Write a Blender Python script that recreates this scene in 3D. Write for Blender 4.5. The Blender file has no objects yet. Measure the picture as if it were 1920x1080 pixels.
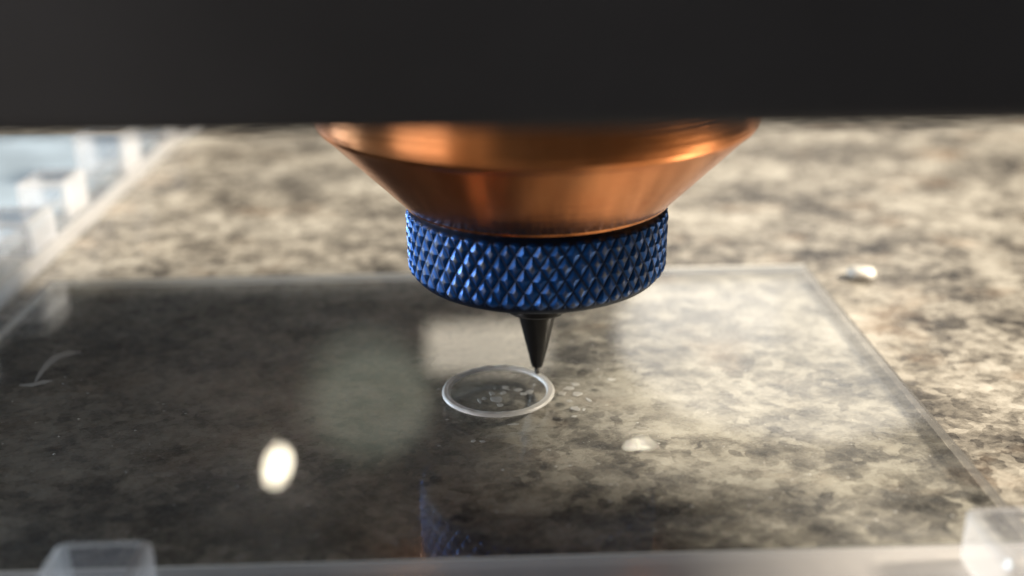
import bpy, bmesh, math, random
from mathutils import Quaternion, Vector, Matrix, noise
random.seed(7)
scene = bpy.context.scene
C = scene.collection
MM = 0.001                                    # all builders below work in millimetres
PI = math.pi

# ------------------------------------------------------------------ camera
F_PX, PITCH, ROLL = 2000.0, math.radians(21.3), math.radians(0.70)
CAM = Vector((-2.5, -100.0, 48.8))            # stylus tip is the origin, sheet top is z = 0
cam_d = bpy.data.cameras.new('camera'); cam = bpy.data.objects.new('camera', cam_d); C.objects.link(cam)
scene.camera = cam
fw = Vector((0, math.cos(PITCH), -math.sin(PITCH))); up0 = Vector((0, math.sin(PITCH), math.cos(PITCH))); rt0 = Vector((1, 0, 0))
rt = rt0*math.cos(ROLL) - up0*math.sin(ROLL); up = up0*math.cos(ROLL) + rt0*math.sin(ROLL)
M = Matrix((rt, up, -fw)).transposed().to_4x4(); M.translation = CAM*MM
cam.matrix_world = M
cam_d.sensor_width = 36; cam_d.lens = 36*F_PX/1920
cam_d.clip_start = 0.002; cam_d.clip_end = 20
cam_d.dof.use_dof = True; cam_d.dof.focus_distance = 0.1010; cam_d.dof.aperture_fstop = cam_d.lens/2.7

def ray(px, py):
    return (fw + rt*((px-960)/F_PX) - up*((py-540)/F_PX)).normalized()
def at(px, py, z=0.0):                        # photo pixel -> point on the plane z (mm)
    r = ray(px, py); return CAM + r*((z-CAM.z)/r.z)

# ------------------------------------------------------------------ world and lamps
w = bpy.data.worlds.new('World'); scene.world = w; w.use_nodes = True
bg = w.node_tree.nodes['Background']; bg.inputs[0].default_value = (0.72, 0.72, 0.72, 1); bg.inputs[1].default_value = 0.05

def area(name, loc, target, sx, sy, radiance, col, shape='RECTANGLE', spread=180, roll=0):
    l = bpy.data.lights.new(name, 'AREA'); o = bpy.data.objects.new(name, l); C.objects.link(o)
    l.shape = shape; l.size = sx*MM; l.size_y = sy*MM; l.color = col; l.spread = math.radians(spread)
    a = sx*sy*MM*MM*(PI/4 if shape in ('DISK', 'ELLIPSE') else 1)
    l.energy = radiance*PI*a
    loc = Vector(loc); o.location = loc*MM
    q = (Vector(target)-loc).to_track_quat('-Z', 'Y') @ Quaternion((0, 0, 1), math.radians(roll))
    o.rotation_euler = q.to_euler()
    return o
def mirrored(px, py, dist):                   # where a lamp hangs whose reflection in the sheet is seen at that pixel
    p = at(px, py); r = ray(px, py); r.z = -r.z
    return p + r*dist, p
KEY = Vector((1.0, 0.03, 0.70)).normalized()
area('key_lamp', KEY*1500, (0, 0, 0), 230, 230, 505, (1.0, 0.88, 0.72))
area('overhead_lamp', (-110, 210, 800), (-50, 60, 0), 200, 200, 3.0, (0.90, 0.95, 1.0))
area('low_window', (-450, 170, 55), (-20, 10, 14), 170, 90, 55.0, (0.66, 0.83, 1.0))
area('front_window', (-430, -260, 105), (0, 0, 10), 260, 130, 9.0, (1.0, 0.94, 0.94))
p, t = mirrored(1330, 590, 900);  area('back_window', p, t, 128, 56, 0.55, (1.0, 0.97, 0.92))
p, t = mirrored(1470, 640, 950);  area('back_glow', p, t, 330, 185, 1.5, (1.0, 0.95, 0.88), 'ELLIPSE')
p, t = mirrored(520, 872, 700);   area('ceiling_lamp', p, t, 13, 25, 30, (1.0, 0.90, 0.70), 'ELLIPSE', 180, -24)
p, t = mirrored(1200, 838, 700);  area('ceiling_lamp', p, t, 13, 5, 80, (1.0, 0.90, 0.72), 'ELLIPSE')
p, t = mirrored(915, 650, 800);   area('cream_wall_glow', p, t, 104, 42, 2.3, (1.0, 0.88, 0.70))
p, t = mirrored(700, 750, 800);   area('greenish_wall_glow', p, t, 90, 84, 0.32, (0.88, 0.95, 0.74), 'ELLIPSE')
p, t = mirrored(690, 740, 800);   area('greenish_wall_glow', p, t, 110, 118, 0.22, (0.88, 0.95, 0.74), 'ELLIPSE')

vs = scene.view_settings
vs.view_transform = 'Standard'; vs.look = 'None'; vs.exposure = 0.0; vs.gamma = 1.0; vs.use_curve_mapping = False
scene.render.engine = 'CYCLES'
cy = scene.cycles
cy.use_denoising = True; cy.max_bounces = 14; cy.transparent_max_bounces = 24; cy.transmission_bounces = 12
cy.sample_clamp_indirect = 6.0

# ------------------------------------------------------------------ materials
def mat(name):
    m = bpy.data.materials.new(name); m.use_nodes = True
    nt = m.node_tree; nt.nodes.clear(); out = nt.nodes.new('ShaderNodeOutputMaterial')
    return m, nt, out
def nd(nt, typ, **kw):
    n = nt.nodes.new('ShaderNode'+typ)
    for k, v in kw.items():
        if k.startswith('i_'):
            n.inputs[k[2:].replace('_', ' ')].default_value = v
        else: setattr(n, k, v)
    return n
def L(nt, a, b): nt.links.new(a, b)
def noise_n(nt, co, scale, detail=6, rough=0.6, dist=0.0):
    n = nd(nt, 'TexNoise'); n.inputs['Scale'].default_value = scale; n.inputs['Detail'].default_value = detail
    n.inputs['Roughness'].default_value = rough; n.inputs['Distortion'].default_value = dist
    L(nt, co, n.inputs['Vector']); return n.outputs['Fac']
def ramp(nt, fac, stops):
    r = nd(nt, 'ValToRGB'); el = r.color_ramp.elements
    while len(el) < len(stops): el.new(0.5)
    for e, (p, c) in zip(el, stops):
        e.position = p; e.color = c if len(c) == 4 else (*c, 1)
    L(nt, fac, r.inputs[0]); return r.outputs[0]
def math_n(nt, op, a, b=None, c=None):
    n = nd(nt, 'Math', operation=op)
    for i, v in enumerate((a, b, c)):
        if v is None: continue
        if isinstance(v, (int, float)): n.inputs[i].default_value = v
        else: L(nt, v, n.inputs[i])
    return n.outputs[0]
def mixc(nt, fac, a, b, blend='MIX'):
    n = nd(nt, 'Mix', data_type='RGBA', blend_type=blend)
    for s, v in ((n.inputs[0], fac), (n.inputs[6], a), (n.inputs[7], b)):
        if isinstance(v, (int, float)): s.default_value = v
        elif isinstance(v, tuple): s.default_value = v if len(v) == 4 else (*v, 1)
        else: L(nt, v, s)
    return n.outputs[2]
def bump(nt, h, strength, dist):
    b = nd(nt, 'Bump'); b.inputs['Strength'].default_value = strength; b.inputs['Distance'].default_value = dist
    L(nt, h, b.inputs['Height']); return b.outputs[0]
def principled(nt, out):
    p = nd(nt, 'BsdfPrincipled'); L(nt, p.outputs[0], out.inputs[0]); return p
def setp(nt, p, **kw):
    for k, v in kw.items():
        s = p.inputs[k.replace('_', ' ')]
        if isinstance(v, (int, float)): s.default_value = v
        elif isinstance(v, tuple): s.default_value = v if len(v) == 4 else (*v, 1)
        else: L(nt, v, s)
def schlick(nt, f0=0.04, gain=1.0):
    lw = nd(nt, 'LayerWeight'); lw.inputs[0].default_value = 0.5
    f = math_n(nt, 'POWER', lw.outputs['Facing'], 5.0)
    return math_n(nt, 'MULTIPLY', math_n(nt, 'MULTIPLY_ADD', f, 1-f0, f0), gain)

def granite():
    m, nt, out = mat('granite'); tc = nd(nt, 'TexCoord'); co = tc.outputs['Object']
    mp = nd(nt, 'Mapping'); mp.inputs['Rotation'].default_value = (0, 0, math.radians(-35)); mp.inputs['Scale'].default_value = (0.80, 1.0, 1.0)
    L(nt, co, mp.inputs[0]); cs = mp.outputs[0]
    wn = nd(nt, 'TexNoise'); wn.inputs['Scale'].default_value = 420; wn.inputs['Detail'].default_value = 3; L(nt, cs, wn.inputs['Vector'])
    va = nd(nt, 'VectorMath', operation='MULTIPLY_ADD'); L(nt, wn.outputs['Color'], va.inputs[0]); va.inputs[1].default_value = (0.0022,)*3; L(nt, cs, va.inputs[2]); wc = va.outputs[0]
    big = noise_n(nt, cs, 45, 4, 0.55, 0.3)
    mid = noise_n(nt, wc, 190, 9, 0.72, 0.0)
    fine = noise_n(nt, cs, 1300, 4, 0.7)
    vo = nd(nt, 'TexVoronoi'); vo.inputs['Scale'].default_value = 900; L(nt, wc, vo.inputs['Vector'])
    gr = nd(nt, 'RGBToBW'); L(nt, vo.outputs['Color'], gr.inputs[0])
    s = math_n(nt, 'ADD', math_n(nt, 'MULTIPLY', mid, 0.52), math_n(nt, 'MULTIPLY', big, 0.36))
    s = math_n(nt, 'ADD', s, math_n(nt, 'MULTIPLY', fine, 0.10))
    s = math_n(nt, 'ADD', s, math_n(nt, 'MULTIPLY', gr.outputs[0], 0.11))
    col = ramp(nt, s, [(0.43, (0.036, 0.034, 0.033)), (0.485, (0.105, 0.097, 0.086)), (0.54, (0.225, 0.208, 0.178)),
                       (0.59, (0.37, 0.347, 0.30)), (0.69, (0.54, 0.515, 0.455))])
    rust = noise_n(nt, cs, 80, 4, 0.6)
    col = mixc(nt, ramp(nt, rust, [(0.56, (0, 0, 0)), (0.72, (0.30, 0.30, 0.30))]), col, (0.33, 0.21, 0.12))
    p = principled(nt, out)
    setp(nt, p, Base_Color=col, Roughness=ramp(nt, fine, [(0.3, (0.16,)*3), (0.7, (0.40,)*3)]), IOR=1.5)
    L(nt, bump(nt, fine, 0.15, 0.0002), p.inputs['Normal'])
    return m
def clear_sheet():
    m, nt, out = mat('clear_acrylic'); tc = nd(nt, 'TexCoord'); co = tc.outputs['Object']
    tr = nd(nt, 'BsdfTransparent'); tr.inputs[0].default_value = (0.965, 0.972, 0.968, 1)
    gl = nd(nt, 'BsdfGlossy'); gl.inputs[0].default_value = (1, 1, 1, 1); gl.inputs['Roughness'].default_value = 0.012
    wav = noise_n(nt, co, 60, 2, 0.5)
    L(nt, bump(nt, wav, 0.03, 0.0004), gl.inputs['Normal'])
    df = nd(nt, 'BsdfDiffuse'); df.inputs[0].default_value = (0.8, 0.8, 0.78, 1)
    mp = nd(nt, 'Mapping'); mp.inputs['Rotation'].default_value = (0, 0, 0.5); mp.inputs['Scale'].default_value = (0.35, 1, 1); L(nt, co, mp.inputs[0])
    sm = ramp(nt, noise_n(nt, mp.outputs[0], 170, 9, 0.72), [(0.42, (0.004,)*3), (0.75, (0.085,)*3)])
    m1 = nd(nt, 'MixShader'); L(nt, sm, m1.inputs[0]); L(nt, tr.outputs[0], m1.inputs[1]); L(nt, df.outputs[0], m1.inputs[2])
    m2 = nd(nt, 'MixShader'); L(nt, schlick(nt), m2.inputs[0]); L(nt, m1.outputs[0], m2.inputs[1]); L(nt, gl.outputs[0], m2.inputs[2])
    L(nt, m2.outputs[0], out.inputs[0]); return m
def milky(name, dif, col, rough=0.2, f0=0.04):
    m, nt, out = mat(name)
    tr = nd(nt, 'BsdfTransparent'); tr.inputs[0].default_value = (0.95, 0.96, 0.97, 1)
    gl = nd(nt, 'BsdfGlossy'); gl.inputs['Roughness'].default_value = rough
    df = nd(nt, 'BsdfDiffuse'); df.inputs[0].default_value = (*col, 1)
    tl = nd(nt, 'BsdfTranslucent'); tl.inputs[0].default_value = (*col, 1)
    ms = nd(nt, 'MixShader'); ms.inputs[0].default_value = 0.4; L(nt, df.outputs[0], ms.inputs[1]); L(nt, tl.outputs[0], ms.inputs[2])
    m1 = nd(nt, 'MixShader'); m1.inputs[0].default_value = dif; L(nt, tr.outputs[0], m1.inputs[1]); L(nt, ms.outputs[0], m1.inputs[2])
    m2 = nd(nt, 'MixShader'); L(nt, schlick(nt, f0), m2.inputs[0]); L(nt, m1.outputs[0], m2.inputs[1]); L(nt, gl.outputs[0], m2.inputs[2])
    L(nt, m2.outputs[0], out.inputs[0]); return m
def copper():
    m, nt, out = mat('brushed_copper'); tc = nd(nt, 'TexCoord'); co = tc.outputs['Object']
    mp = nd(nt, 'Mapping'); mp.inputs['Scale'].default_value = (6, 6, 420); L(nt, co, mp.inputs[0])
    ln = noise_n(nt, mp.outputs[0], 9, 3, 0.6)
    bl = noise_n(nt, co, 120, 4, 0.6)
    p = principled(nt, out)
    setp(nt, p, Base_Color=mixc(nt, ramp(nt, bl, [(0.35, (0,)*3), (0.7, (1,)*3)]), (0.80, 0.29, 0.105), (0.89, 0.37, 0.15)), Metallic=1.0,
         Roughness=ramp(nt, ln, [(0.3, (0.15,)*3), (0.7, (0.24,)*3)]), Anisotropic=0.0)
    L(nt, bump(nt, ln, 0.35, 0.00006), p.inputs['Normal']); return m
def blue():
    m, nt, out = mat('blue_anodised_metal'); tc = nd(nt, 'TexCoord'); co = tc.outputs['Object']
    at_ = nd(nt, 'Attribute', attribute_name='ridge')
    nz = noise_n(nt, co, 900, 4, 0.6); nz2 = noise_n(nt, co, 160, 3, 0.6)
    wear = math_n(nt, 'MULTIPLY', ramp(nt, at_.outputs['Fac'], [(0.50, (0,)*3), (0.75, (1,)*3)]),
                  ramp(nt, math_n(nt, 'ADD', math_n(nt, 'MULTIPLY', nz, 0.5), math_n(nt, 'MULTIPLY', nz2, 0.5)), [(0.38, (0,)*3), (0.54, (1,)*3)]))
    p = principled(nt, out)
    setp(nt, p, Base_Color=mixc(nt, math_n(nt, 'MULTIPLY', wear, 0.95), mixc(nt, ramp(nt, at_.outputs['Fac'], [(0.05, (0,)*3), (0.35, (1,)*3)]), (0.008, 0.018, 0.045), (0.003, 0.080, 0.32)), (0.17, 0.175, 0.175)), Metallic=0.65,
         Roughness=ramp(nt, nz, [(0.3, (0.34,)*3), (0.7, (0.55,)*3)]), Coat_Weight=0.08, Coat_Roughness=0.25)
    return m
def simple(name, col, rough, metallic=0.0, grain=0.0, scale=400, **kw):
    m, nt, out = mat(name); tc = nd(nt, 'TexCoord'); nz = noise_n(nt, tc.outputs['Object'], scale, 5, 0.6)
    p = principled(nt, out)
    lo = tuple(c*(1-0.25) for c in col); hi = tuple(min(1, c*1.25) for c in col)
    setp(nt, p, Base_Color=ramp(nt, nz, [(0.35, lo), (0.65, hi)]), Metallic=metallic, Roughness=rough, **kw)
    if grain: L(nt, bump(nt, nz, grain, 0.0001), p.inputs['Normal'])
    return m
G_GRANITE = granite(); G_CLEAR = clear_sheet(); G_EDGE = milky('acrylic_edge', 0.95, (0.90, 0.88, 0.82), 0.25)
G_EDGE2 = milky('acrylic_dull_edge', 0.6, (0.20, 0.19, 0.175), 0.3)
G_JIG = milky('jig_acrylic', 0.11, (0.80, 0.81, 0.86), 0.08, 0.06)
G_JIGEDGE = milky('jig_polished_edge', 0.40, (0.92, 0.90, 0.88), 0.15, 0.08)
G_RAIL = milky('sawn_acrylic', 0.50, (0.85, 0.83, 0.82), 0.2, 0.06)
G_PALE_BLUE = simple('pale_blue_sheen', (0.36, 0.45, 0.54), 0.22, scale=60)  # window reflection on the acrylic offcut, put into the base colour
G_COPPER = copper(); G_BLUE = blue()
G_BLACK = simple('black_paint', (0.046, 0.046, 0.049), 0.55, scale=25)
G_TIP = simple('black_steel', (0.013, 0.012, 0.012), 0.30, 0.35, 0.05, 700)
G_STEEL = simple('grey_stylus', (0.16, 0.15, 0.14), 0.30, 0.8)
G_RING = milky('scored_acrylic', 1.0, (0.95, 0.94, 0.90), 0.35, 0.06)
G_FLAKE = milky('acrylic_swarf', 0.62, (0.78, 0.77, 0.73), 0.5)
G_SMEAR = milky('smear_film', 0.5, (0.78, 0.77, 0.73), 0.5)
G_CHIP = simple('white_chip', (0.80, 0.77, 0.70), 0.35)
G_BRASS = simple('brass', (0.75, 0.55, 0.16), 0.3, 1.0)

# ------------------------------------------------------------------ builders
def obj(name, verts, faces, m, parent=None, smooth=True, mats=None, loc=None):
    me = bpy.data.meshes.new(name); me.from_pydata([Vector(v)*MM for v in verts], [], faces); me.update()
    for mm in ([m] + (mats or [])): me.materials.append(mm)
    if smooth:
        for p in me.polygons: p.use_smooth = True
    o = bpy.data.objects.new(name, me); C.objects.link(o)
    if parent: o.parent = parent
    if loc: o.location = Vector(loc)*MM
    return o
def from_bm(name, bm, m, parent=None, smooth=False, mats=None, loc=None):
    me = bpy.data.meshes.new(name)
    bmesh.ops.scale(bm, vec=(MM, MM, MM), verts=bm.verts); bm.to_mesh(me); bm.free()
    for mm in ([m] + (mats or [])): me.materials.append(mm)
    for p in me.polygons: p.use_smooth = smooth
    o = bpy.data.objects.new(name, me); C.objects.link(o)
    if parent: o.parent = parent
    if loc: o.location = Vector(loc)*MM
    return o
def tag(o, label, cat, group=None):
    o['label'] = label; o['category'] = cat
    if group: o['group'] = group
    return o
def empty(name, loc=(0, 0, 0), rz=0):
    o = bpy.data.objects.new(name, None); C.objects.link(o); o.location = Vector(loc)*MM; o.rotation_euler.z = rz
    o.empty_display_size = 0.005; return o
def box_bm(x0, x1, y0, y1, z0, z1, bev=0.0, seg=2):
    bm = bmesh.new(); bmesh.ops.create_cube(bm, size=1)
    for v in bm.verts:
        v.co = Vector((x0 if v.co.x < 0 else x1, y0 if v.co.y < 0 else y1, z0 if v.co.z < 0 else z1))
    if bev: bmesh.ops.bevel(bm, geom=list(bm.edges), offset=bev, segments=seg, profile=0.5, affect='EDGES')
    return bm
def lathe(name, prof, m, parent=None, n=160, close=True, split=35):
    verts, faces = [], []
    k = len(prof)
    for i in range(n):
        a = 2*PI*i/n
        for r, z in prof: verts.append((r*math.sin(a), -r*math.cos(a), z))
    for i in range(n):
        j = (i+1) % n
        for q in range(k-1):
            faces.append((i*k+q, j*k+q, j*k+q+1, i*k+q+1))
    if close:
        faces.append(tuple(i*k for i in reversed(range(n)))); faces.append(tuple(i*k+k-1 for i in range(n)))
    o = obj(name, verts, faces, m, parent)
    o.data.set_sharp_from_angle(angle=math.radians(split)); return o

# ------------------------------------------------------------------ the setting: counter
ZC = -1.13
bm = box_bm(-420, 420, -140, 420, ZC-30, ZC, 1.5, 2)
ct = from_bm('countertop', bm, G_GRANITE); ct['kind'] = 'structure'

# ------------------------------------------------------------------ engraved sheet
sheet = empty('acrylic_sheet', (0, 0, -1.1), math.radians(1.6))
tag(sheet, 'clear flat acrylic sheet with an engraved ring, lying on the granite', 'acrylic sheet')
X0, X1, Y0, Y1, TH = -61.5, 37.2, -31.3, 31.6, 1.1
panel = obj('panel', [(x, y, z) for z in (0, TH) for (x, y) in ((X0, Y0), (X1, Y0), (X1, Y1), (X0, Y1))],
            [(3, 2, 1, 0), (4, 5, 6, 7), (0, 1, 5, 4), (1, 2, 6, 5), (2, 3, 7, 6), (3, 0, 4, 7)], G_CLEAR, sheet, False, [G_EDGE, G_EDGE2])
for p_ in panel.data.polygons:
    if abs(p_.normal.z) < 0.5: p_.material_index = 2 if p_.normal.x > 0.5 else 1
def strip(x0, x1, y0, y1):
    return obj('sawn_edge', [(x0, y0, TH+0.006), (x1, y0, TH+0.006), (x1, y1, TH+0.006), (x0, y1, TH+0.006)], [(0, 1, 2, 3)], G_EDGE, sheet, False)
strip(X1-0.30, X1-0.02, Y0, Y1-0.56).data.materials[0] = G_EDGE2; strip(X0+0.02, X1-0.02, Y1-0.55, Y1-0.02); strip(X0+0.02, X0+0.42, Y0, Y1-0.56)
# engraved ring: double ridge left by the stylus, through the stylus tip
rc = at(928, 735.5); rc.z = 0
R0 = 5.25; rc = rc.normalized()*R0
inv = Matrix.Rotation(-math.radians(1.6), 3, 'Z')
def ring(name, prof, m):
    n = 180; verts, faces, k = [], [], len(prof)
    for i in range(n):
        a = 2*PI*i/n; j = (i+1) % n
        wob = 0.035*noise.noise(Vector((math.cos(a)*1.5, math.sin(a)*1.5, 3.0)))
        for r, z in prof: verts.append((r*math.sin(a)+wob*math.sin(a), -r*math.cos(a)-wob*math.cos(a), z*(1+0.25*noise.noise(Vector((a*6, r, 0))))))
        faces += [(i*k+q, j*k+q, j*k+q+1, i*k+q+1) for q in range(k-1)]
    o = obj(name, verts, faces, m, sheet); l = inv @ rc; o.location = Vector((l.x, l.y, TH+0.01))*MM; return o
ring('engraved_ring', [(R0-0.42, 0.0), (R0-0.38, 0.12), (R0-0.29, 0.24), (R0-0.16, 0.30), (R0-0.05, 0.25), (R0+0.04, 0.24), (R0+0.15, 0.30),
                       (R0+0.28, 0.24), (R0+0.38, 0.12), (R0+0.42, 0.0)], G_RING)
# hairline scratches left by earlier passes
sv, sf = [], []
for i in range(34):
    c0 = Vector((random.gauss(-6, 16), random.gauss(0, 12))); a0 = random.uniform(-0.7, 0.9); ln = random.uniform(1.5, 7); cv = random.uniform(-0.15, 0.15)
    for q in range(7):
        t0 = (q/6-0.5)*ln; aa = a0+cv*t0; wd = 0.028*(1-abs(q/3-1))+0.004
        pc = c0+Vector((math.cos(aa), math.sin(aa)))*t0; nn = Vector((-math.sin(aa), math.cos(aa)))*wd
        sv += [(pc.x-nn.x, pc.y-nn.y, TH+0.009), (pc.x+nn.x, pc.y+nn.y, TH+0.009)]
        if q: b0 = len(sv); sf.append((b0-4, b0-3, b0-1, b0-2))
obj('scratches', sv, sf, G_SMEAR, sheet, False)['kind'] = 'stuff'
# smear at the left
def ribbon(name, pts, widths, m, parent, z):
    verts, faces = [], []
    for i, (p_, wd) in enumerate(zip(pts, widths)):
        a = pts[max(0, i-1)]; b = pts[min(len(pts)-1, i+1)]; t_ = Vector((b[0]-a[0], b[1]-a[1])); nn = Vector((-t_.y, t_.x)).normalized()*wd*0.5
        verts += [(p_[0]-nn.x, p_[1]-nn.y, z), (p_[0]+nn.x, p_[1]+nn.y, z)]
        if i: faces.append((2*i-2, 2*i-1, 2*i+1, 2*i))
    return obj(name, verts, faces, m, parent)
def loc_sheet(px, py):
    q = inv @ at(px, py); return (q.x, q.y)
for pts, wd in (([(152, 660), (130, 662), (108, 668), (90, 682), (76, 700), (66, 716)], [0.2, 1.5, 1.3, 0.8, 0.5, 0.2]),
                ([(36, 722), (60, 722), (82, 716), (98, 714)], [0.3, 0.9, 0.9, 0.2])):
    ribbon('smear', [loc_sheet(*q) for q in pts], wd, G_SMEAR, sheet, TH+0.012)

# ------------------------------------------------------------------ drag engraver
eng = empty('drag_engraver'); tag(eng, 'copper drag engraving tool with blue knurled nut and black pointed nozzle', 'engraving tool')
lathe('copper_body', [(9.0, 19.3), (12.7, 19.3), (12.95, 19.5), (13.1, 19.75), (20.20, 26.98), (20.45, 27.12), (20.65, 27.36), (20.78, 27.7), (20.90, 28.6), (20.95, 46.0), (6, 46.0)], G_COPPER, eng, 200, split=12)
# knurled nut
N, NZ, R, ZB, ZT, AMP = 54, 92, 12.56, 11.75, 19.1, 0.36
cols = N*14
verts, faces, ridge = [], [], []
def tri(x): f = x - math.floor(x); return 1-abs(2*f-1)
rows = []
for j in range(NZ+1):
    z = ZB + (ZT-ZB)*j/NZ
    # envelope: rounded lower edge, small chamfer on top
    e = z-ZB; rr = R
    if e < 1.7: rr -= 1.25*(1-math.sqrt(max(0, 1-((1.7-e)/1.7)**2)))
    if ZT-z < 0.6: rr -= (0.6-(ZT-z))*1.2
    amp = AMP*min(1, max(0, (e-0.65)/0.4))*min(1, max(0.0, (ZT-z-0.3)/0.4))
    rows.append((z, rr, amp))
for i in range(cols):
    a = 2*PI*i/cols
    for z, rr, amp in rows:
        u = N*a/(2*PI); v = (z-ZB)/2.35
        jit = 0.05*noise.noise(Vector((a*9, z*0.9, 2)))
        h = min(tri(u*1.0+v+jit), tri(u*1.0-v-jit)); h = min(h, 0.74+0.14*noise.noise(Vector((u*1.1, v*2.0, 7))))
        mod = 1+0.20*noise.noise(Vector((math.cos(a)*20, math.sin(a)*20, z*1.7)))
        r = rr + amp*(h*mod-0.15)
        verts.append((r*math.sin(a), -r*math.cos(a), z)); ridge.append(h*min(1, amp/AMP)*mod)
k = NZ+1
for i in range(cols):
    j = (i+1) % cols
    for q in range(NZ): faces.append((i*k+q, j*k+q, j*k+q+1, i*k+q+1))
nut = obj('knurled_nut', verts, faces, G_BLUE, eng, False); nut['label'] = 'blue anodised nut with diamond knurling'
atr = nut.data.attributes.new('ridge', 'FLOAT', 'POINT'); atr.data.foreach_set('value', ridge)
under = lathe('nut_underside', [(2.0, 9.0), (3.6, 9.2), (10.4, 11.7), (rows[0][1]+0.02, ZB+0.03)], G_TIP, nut, 128, False)
lathe('collar', [(1.6, 7.5), (3.1, 7.6), (3.35, 7.85), (3.35, 9.6), (2.9, 9.8)], G_TIP, eng, 96)
lathe('nozzle', [(0.40, 1.10), (0.55, 1.15), (0.66, 1.55), (1.98, 7.3), (2.05, 7.6), (1.85, 8.2)], G_TIP, eng, 96)
lathe('stylus', [(0.03, 0.015), (0.10, 0.05), (0.25, 0.40), (0.27, 1.3)], G_STEEL, eng, 48)
# tooling scratch on the copper
# ------------------------------------------------------------------ machine carriage above
car = empty('machine_carriage', (0, 0, 36.2)); tag(car, 'wide matt black machine carriage holding the copper tool above the sheet', 'machine part')
def black(name, *a): 
    o = from_bm(name, box_bm(*a, 1.2, 4), G_BLACK, car, True); o.data.set_sharp_from_angle(angle=math.radians(50)); return o
black('front_beam', -80, 71, -46, -16, 0, 60)
black('housing', -78, 57.5, -15.98, 33, 0.1, 62)
black('side_bar', 130, 134, -46.9, 62, -37.2, -7)  # unseen, added so the copper band mirrors shaded counter
black('shade_panel', 130, 134, -150, -47, -37.2, 90)  # out-of-view blocker added to shade the counter towards the camera
from_bm('lamp_mask_rib', box_bm(0, 30, 29, 32.9, -10.6, 0.15, 0.4, 2), G_BLACK, car)  # invented and hidden; crops the second lamp's reflection in the sheet

# ------------------------------------------------------------------ clear jig round the sheet
jig = empty('acrylic_jig', (0, 0, ZC), math.radians(1.6)); tag(jig, 'clear acrylic jig of rails and upright blocks around the sheet', 'jig')
def jig_piece(name, x0, x1, y0, y1, z0, z1, bev=0.5):
    bm = box_bm(x0, x1, y0, y1, z0, z1, bev, 2)
    o = from_bm(name, bm, G_JIG, jig, False, [G_JIGEDGE])
    big = sorted((p.area for p in o.data.polygons), reverse=True)
    for p in o.data.polygons:
        if p.area < big[min(5, len(big)-1)]*0.999 or abs(p.normal.x) > 0.9: p.material_index = 1
    return o
fr = jig_piece('front_rail', -75, 60, -43, -31.5, 0.05, 1.35); fr.data.materials[0] = G_RAIL
jig_piece('side_bar', -72.5, -65.0, -31.3, 130, 0.05, 3.2)
jig_piece('block', -36.5, -29.4, -41, -34.0, 1.37, 5.7, 0.8)
jig_piece('block', 29.6, 44, -41, -33.6, 1.37, 6.2, 0.8)
for y, h, wx in ((14, 5.5, 7), (34, 5.0, 8.5), (50, 6.0, 7.5), (74, 8.5, 8.5), (101, 7, 8)):
    jig_piece('block', -72.4, -72.4+wx, y, y+8.5, 3.22, 3.22+h, 0.9)
# acrylic offcut behind the rail, its window reflection painted as pale blue
off = from_bm('pale_blue_offcut', box_bm(-150, -74, 16, 112, 0, 2.5, 0.3, 1), G_PALE_BLUE, None, False, None, (0, 0, ZC+0.02))
tag(off, 'acrylic sheet, window reflection coloured in pale blue, lying beside the clear rail', 'sheet')

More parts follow.
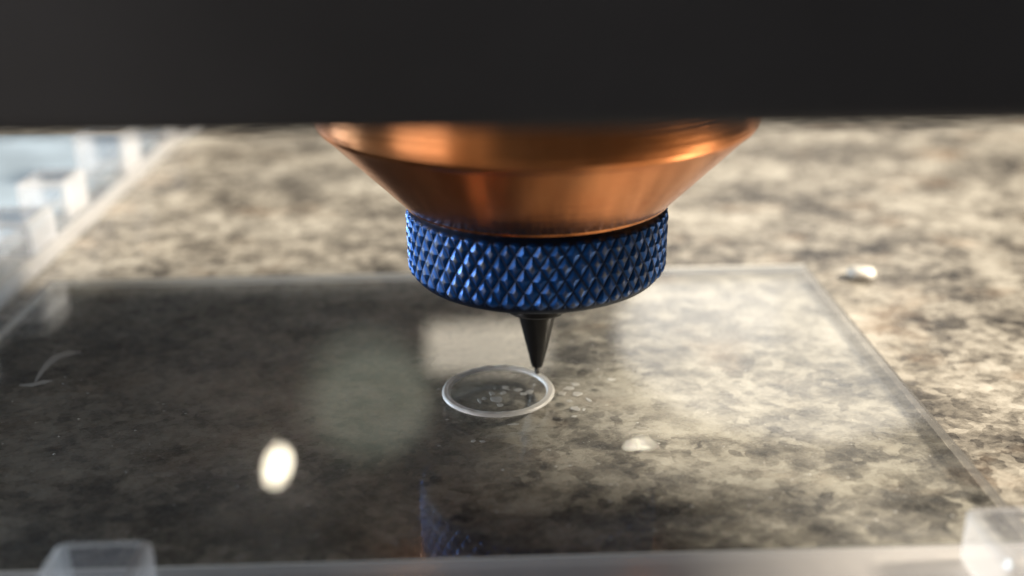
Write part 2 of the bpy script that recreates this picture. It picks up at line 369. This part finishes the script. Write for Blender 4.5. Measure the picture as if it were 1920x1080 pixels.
# ------------------------------------------------------------------ swarf, chip, dust
def flake(name, c, rx, ry, rot, seed, thick=0.04):
    n = 11; top = []; rnd = random.Random(seed)
    for i in range(n):
        a = 2*PI*i/n; q = 0.72+0.5*rnd.random()
        x, y = rx*q*math.cos(a), ry*q*math.sin(a)
        top.append((x*math.cos(rot)-y*math.sin(rot), x*math.sin(rot)+y*math.cos(rot)))
    verts = [(x, y, 0.0) for x, y in top] + [(x*0.9, y*0.9, thick) for x, y in top]
    faces = [tuple(reversed(range(n))), tuple(range(n, 2*n))] + [(i, (i+1) % n, n+(i+1) % n, n+i) for i in range(n)]
    return obj(name, verts, faces, G_FLAKE, None, False, None, (c.x, c.y, 0.012))
IN = [(947, 727, .30, .45), (944, 737, .34, .32), (931, 749, .55, .75), (922, 738, .32, .45), (908, 747, .26, .35), (899, 752, .13, .5),
      (972, 731, .36, .40), (982, 739, .42, .36), (993, 735, .40, .5), (1002, 722, .16, .2), (927, 729, .14, .12), (938, 760, .35, .3)]
OUT = [(1079, 721, .42, .40), (1067, 728, .62, .38), (1054, 738, .42, .40), (1083, 739, .50, .45), (1104, 750, .16, .5), (1079, 766, .42, .50),
       (1077, 781, .26, .22), (1147, 712, .45, .28), (1068, 752, .3, .22), (1095, 768, .14, .3), (888, 827, .22, .2), (905, 828, .30, .18), (962, 796, .5, .14)]
for i, (x, y, rx, ry) in enumerate(IN):
    tag(flake('swarf_flake', at(x, y), rx, ry, random.uniform(-0.5, 0.5), i), ('largest whitish plastic flake lying inside the engraved ring' if i == 2 else 'tiny whitish plastic flake lying inside the engraved ring'), 'flake', 'flakes inside the ring')
for i, (x, y, rx, ry) in enumerate(OUT):
    tag(flake('swarf_flake', at(x, y), rx, ry, random.uniform(-0.5, 0.5), 50+i), 'tiny whitish plastic flake on the sheet outside the engraved ring', 'flake', 'flakes outside the ring')
bm = bmesh.new(); bmesh.ops.create_icosphere(bm, subdivisions=2, radius=1)
for v in bm.verts:
    q = 1+0.25*noise.noise(v.co*1.7); v.co = Vector((v.co.x*1.9*q, v.co.y*1.5*q, (v.co.z*0.8*q)))
c = at(1615, 521, ZC)
chip = from_bm('white_chip', bm, G_CHIP, None, True, None, (c.x, c.y, ZC+0.72))
tag(chip, 'small white plastic chip on the granite beside the sheet corner', 'chip')
verts, faces = [], []
for i in range(900):
    x, y = random.uniform(-58, 35), random.uniform(-30, 29); s = random.choice((0.03, 0.04, 0.05, 0.05, 0.07, 0.11)); a = random.random()*6; b = len(verts)
    el = random.uniform(1, 2.2)
    for q in range(4):
        verts.append((x+s*el*math.cos(a+q*PI/2), y+s*math.sin(a+q*PI/2), 0.01))
    verts.append((x, y, 0.01+s*0.6))
    faces += [(b+q, b+(q+1) % 4, b+4) for q in range(4)]
d = obj('dust', verts, faces, G_FLAKE, None, False); d['kind'] = 'stuff'; d['label'] = 'fine pale dust specks scattered over the clear sheet'; d['category'] = 'dust'
